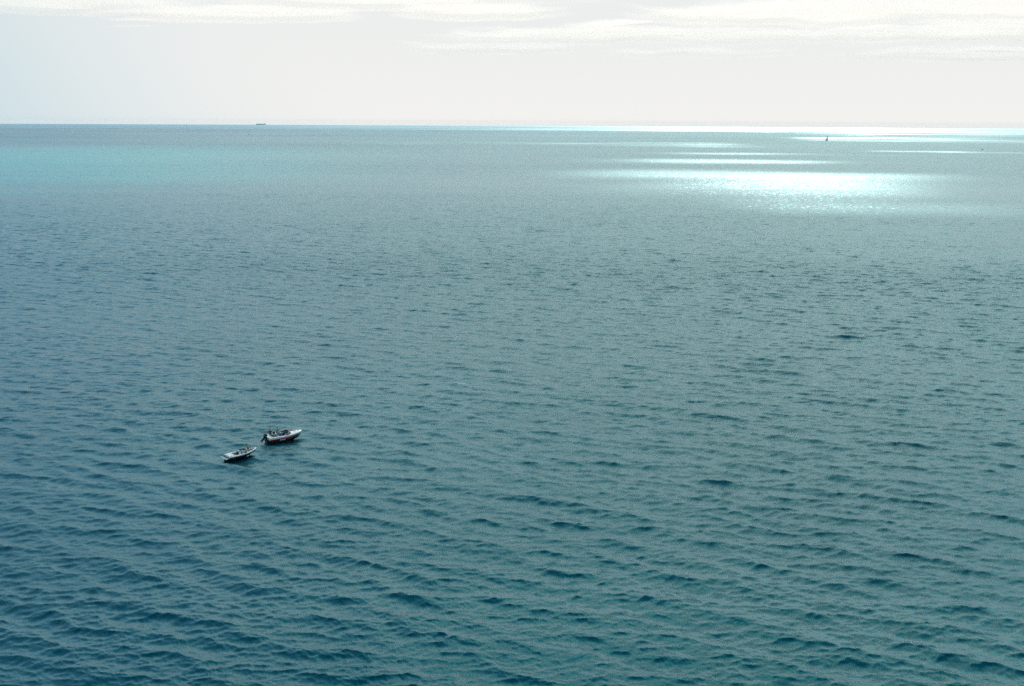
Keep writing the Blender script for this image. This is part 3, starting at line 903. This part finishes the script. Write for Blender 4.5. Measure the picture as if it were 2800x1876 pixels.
person(boat_near, (3.85, 0.50, 0.93), 0.0, 'out', 'dark haired bare chested person sitting on the bow of the black hulled boat', (M_SKIN, M_SKIN, M_DARKC), M_HAIR, 0.12)
person(boat_far, (0.95, 0.98, 1.00), -1.9, 'sit', 'person in dark clothes perched on the far gunwale by the outboard', (M_SKIN2, M_DARKC, M_MAROON), M_HAIR, 0.0, 1.1, sleeves=True)
person(boat_far, (2.10, 1.00, 1.02), -1.2, 'sit', 'tanned bare chested person sitting highest on the far side, behind the blue seat', (M_SKIN, M_SKIN, M_SHORTS), M_HAIR, -0.06, 1.15)
person(boat_far, (0.78, -0.05, 0.69), 0.2, 'sit', 'fair haired person in dark olive clothes seated low on the stern bench', (M_SKIN2, M_OLIVE, M_DARKC), M_FAIR, 0.0, sleeves=True)

# ------------------------------------------------------------------ loose things aboard
def bag(bm):
    bx(bm, (-0.20, -0.14, 0.0), (0.20, 0.14, 0.36), 0.09, 0.8)
    tube(bm, [(-0.10, 0, 0.33), (-0.07, 0, 0.44), (0.07, 0, 0.44), (0.10, 0, 0.33)], 0.014, 6)
b_ = part('bag', M_BAG, None, bag, True)
b_.location = boat_far.matrix_world @ Vector((1.55, 1.00, 0.99)); b_.rotation_euler.z = R(50)
tag(b_, 'small black bag on the far gunwale beside the tanned person', 'bag')
def towel(bm):
    rows = []
    for i in range(10):
        u = i / 9
        rows.append([Vector((-0.28 + 0.56 * u, -0.20 + 0.40 * j / 6, 0.02 + 0.06 * abs(math.sin(5 * u + j)) * (1 - (2 * u - 1) ** 2) + 0.05 * math.cos(1.5 * j + 3 * u))) for j in range(7)])
    strip(bm, rows)
    g = bmesh.ops.extrude_face_region(bm, geom=bm.faces[:])
    for v in [e for e in g['geom'] if isinstance(e, bmesh.types.BMVert)]: v.co.z -= 0.05
t_ = part('towel', M_PINK, None, towel, True)
t_.location = boat_far.matrix_world @ Vector((4.28, 0.52, 1.27)); t_.rotation_euler.z = R(20)
tag(t_, 'crumpled pink towel on the foredeck just ahead of the windshield', 'towel')

# ------------------------------------------------------------------ vessels far out
def curve(x, y): return -(x * x + y * y) / (2 * EARTH)

def far_hull(L, B, z0, z1):
    ln = Lines(L, B, z0, z1, 0.3, 2.4)
    def fn(bm):
        rows = []
        for t in ln.T(14):
            r = [ln.sheer(t), ln.side(t, 0.5), ln.chine(t), ln.keel(t)]
            rows.append(r + [mir(p) for p in reversed(r[:-1])])
        vr = strip(bm, rows); bm.faces.new(vr[0])
        for i in range(len(vr) - 1):      # deck
            bm.faces.new((vr[i][0], vr[i][-1], vr[i + 1][-1], vr[i + 1][0]))
    return fn

M_SAIL = mat('orange_sailcloth', (0.85, 0.33, 0.05), 0.8, noise=0.08, scale=1.5)
M_TANSAIL = mat('brown_sailcloth', (0.20, 0.11, 0.08), 0.8, noise=0.1, scale=1.5)
for m_ in (M_SAIL, M_TANSAIL):       # sailcloth glows with the light behind it
    nt = m_.node_tree
    tl = nt.nodes.new('ShaderNodeBsdfTranslucent'); ms = nt.nodes.new('ShaderNodeMixShader'); ms.inputs[0].default_value = 0.6
    bc = nt.nodes['Principled BSDF'].inputs['Base Color'].links[0].from_socket
    nt.links.new(bc, tl.inputs['Color'])
    nt.links.new(nt.nodes['Principled BSDF'].outputs[0], ms.inputs[1]); nt.links.new(tl.outputs[0], ms.inputs[2])
    nt.links.new(ms.outputs[0], nt.nodes['Material Output'].inputs['Surface'])
M_DKHULL = mat('dark_hull_paint', (0.02, 0.03, 0.04), 0.4, noise=0.2)
M_SPAR = mat('wooden_spar', (0.16, 0.10, 0.06), 0.6, noise=0.2)
def sailboat():
    x, y = 976.3, 3578.5
    root = empty('sailboat', (x, y, curve(x, y)), R(160), 'small sailboat with orange sail below brown topsail near the bright horizon', 'sailboat')
    root.scale = (1.25,) * 3
    part('hull', M_DKHULL, root, far_hull(7.5, 2.4, 0.8, 1.3))
    part('mast', M_SPAR, root, lambda bm: tube(bm, [(4.2, 0, 0.3), (4.1, 0, 6.0), (3.95, 0, 13.6)], [0.11, 0.10, 0.05], 8))
    part('boom', M_SPAR, root, lambda bm: tube(bm, [(4.1, 0, 1.7), (0.4, 0.9, 1.9)], 0.07, 6))
    def cloth(pts, belly):
        def fn(bm):
            a, b, c, d = [Vector(p) for p in pts]
            rows = []
            for i in range(9):
                u = i / 8; p, q = a.lerp(d, u), b.lerp(c, u)
                rows.append([p.lerp(q, j / 8) + Vector((0, belly * math.sin(math.pi * j / 8) * math.sin(math.pi * (0.15 + 0.7 * u)), 0)) for j in range(9)])
            strip(bm, rows)
            g = bmesh.ops.extrude_face_region(bm, geom=bm.faces[:])
            for v in [e for e in g['geom'] if isinstance(e, bmesh.types.BMVert)]: v.co.y += 0.02
        return fn
    part('mainsail', M_SAIL, root, cloth([(4.0, 0.05, 1.9), (0.5, 0.9, 2.1), (1.9, 0.55, 8.0), (3.9, 0.05, 8.2)], 0.5), True)
    part('topsail', M_TANSAIL, root, cloth([(3.9, 0.05, 8.4), (2.0, 0.5, 8.2), (3.6, 0.1, 13.2), (3.85, 0.05, 13.3)], 0.25), True)
    part('jib', M_SAIL, root, cloth([(7.1, 0.0, 1.4), (4.5, 0.5, 1.7), (4.15, 0.1, 9.0), (4.25, 0.0, 9.2)], 0.35), True)
sailboat()

def launch(loc, rz, L, label, mastlen, cabin):
    x, y = loc
    root = empty('small_boat', (x, y, curve(x, y)), rz, label, 'boat')
    part('hull', M_DKHULL, root, far_hull(L, L * 0.36, 0.7, 1.1))
    part('wheelhouse', mat('weathered_brown_paint', (0.10, 0.06, 0.04), 0.7, noise=0.2), root,
         lambda bm: bx(bm, (L * 0.45, -0.6, 0.75), (L * 0.72, 0.6, 0.75 + cabin), 0.08, 0.9))
    part('mast', M_SPAR, root, lambda bm: tube(bm, [(L * 0.42, 0, 0.7), (L * 0.40, 0, 0.7 + mastlen)], [0.09, 0.05], 6))
    part('outrigger', M_SPAR, root, lambda bm: tube(bm, [(L * 0.41, -1.6, 0.7 + mastlen * 0.55), (L * 0.41, 1.6, 0.7 + mastlen * 0.6)], 0.05, 6))
launch((-987.2, 4300.2), R(20), 6.0, 'tiny dark boat with a mast on blue water below the cargo ship', 5.5, 1.7)
launch((982.0, 2420.5), R(-8), 4.4, 'tiny dark brown boat on the dark band at far right edge', 2.6, 1.5)

M_SHIP = mat('hazed_ship_blue_grey', (0.60, 0.80, 0.86), 0.6, noise=0.1, scale=0.05)  # distance haze is mixed into the ship and container colours
M_SHIP2 = mat('hazed_ship_pale', (0.78, 0.86, 0.88), 0.6, noise=0.1, scale=0.05)
M_BOXES = [mat('hazed_container_blue', (0.60, 0.76, 0.84), 0.6), mat('hazed_container_grey', (0.72, 0.80, 0.82), 0.6), mat('hazed_container_green', (0.62, 0.78, 0.79), 0.6)]
def cargo_ship():
    x, y = -5010.0, 23000.0
    root = empty('cargo_ship', (x, y, curve(x, y)), R(178), 'faint blue grey cargo ship on the horizon at left', 'ship')
    root.location.x += 100
    root.scale = (1.12, 1.0, 0.72)
    ln = Lines(182, 28, 15, 19, 4.0, 5.0)
    def hull(bm):
        rows = []
        for t in ln.T(18):
            r = [ln.sheer(t), ln.side(t, 0.5), ln.chine(t), Vector((ln.keel(t).x, 0, -5))]
            rows.append(r + [mir(p) for p in reversed(r[:-1])])
        vr = strip(bm, rows); bm.faces.new(vr[0])
        for i in range(len(vr) - 1): bm.faces.new((vr[i][0], vr[i][-1], vr[i + 1][-1], vr[i + 1][0]))
    part('hull', M_SHIP, root, hull)
    sup = part('superstructure', M_SHIP2, root, lambda bm: (bx(bm, (14, -12, 15), (30, 12, 33), 0.6), bx(bm, (16, -14, 33), (27, 14, 37), 0.4)))
    part('funnel', M_SHIP, sup, lambda bm: bx(bm, (6, -4, 15.2), (12, 4, 36), 0.8, 0.85))
    part('radar_mast', M_SHIP2, sup, lambda bm: tube(bm, [(22, 0, 37), (22, 0, 44)], 0.6, 6))
    rr = random.Random(4)
    for k in range(8):
        x0 = 36 + k * 16.5
        h = rr.choice((8, 11, 13, 13, 10))
        part('container_stack', M_BOXES[k % 3], root, lambda bm, x0=x0, h=h: bx(bm, (x0, -12, 15.3), (x0 + 14.5, 12, 16.5 + h), 0.2))
    part('foremast', M_SHIP2, root, lambda bm: tube(bm, [(172, 0, 18), (172, 0, 34)], 0.7, 6))
cargo_ship()

# ------------------------------------------------------------------ sea air
def haze():
    bm = bmesh.new()
    bx(bm, (-30000, -30000, -72), (30000, 30000, 58), 0.0)
    m = bpy.data.materials.new('sea_air'); m.use_nodes = True
    nt = m.node_tree; nt.nodes.clear()
    o = nt.nodes.new('ShaderNodeOutputMaterial'); v = nt.nodes.new('ShaderNodeVolumePrincipled')
    v.inputs['Color'].default_value = (0.86, 0.93, 0.96, 1)
    v.inputs['Density'].default_value = 0.8e-5
    v.inputs['Anisotropy'].default_value = 0.0
    nt.links.new(v.outputs[0], o.inputs['Volume'])
    h = from_bm('haze', bm, m)
    tag(h, 'thin pale sea haze lying over the water', 'haze', kind='stuff')
haze()
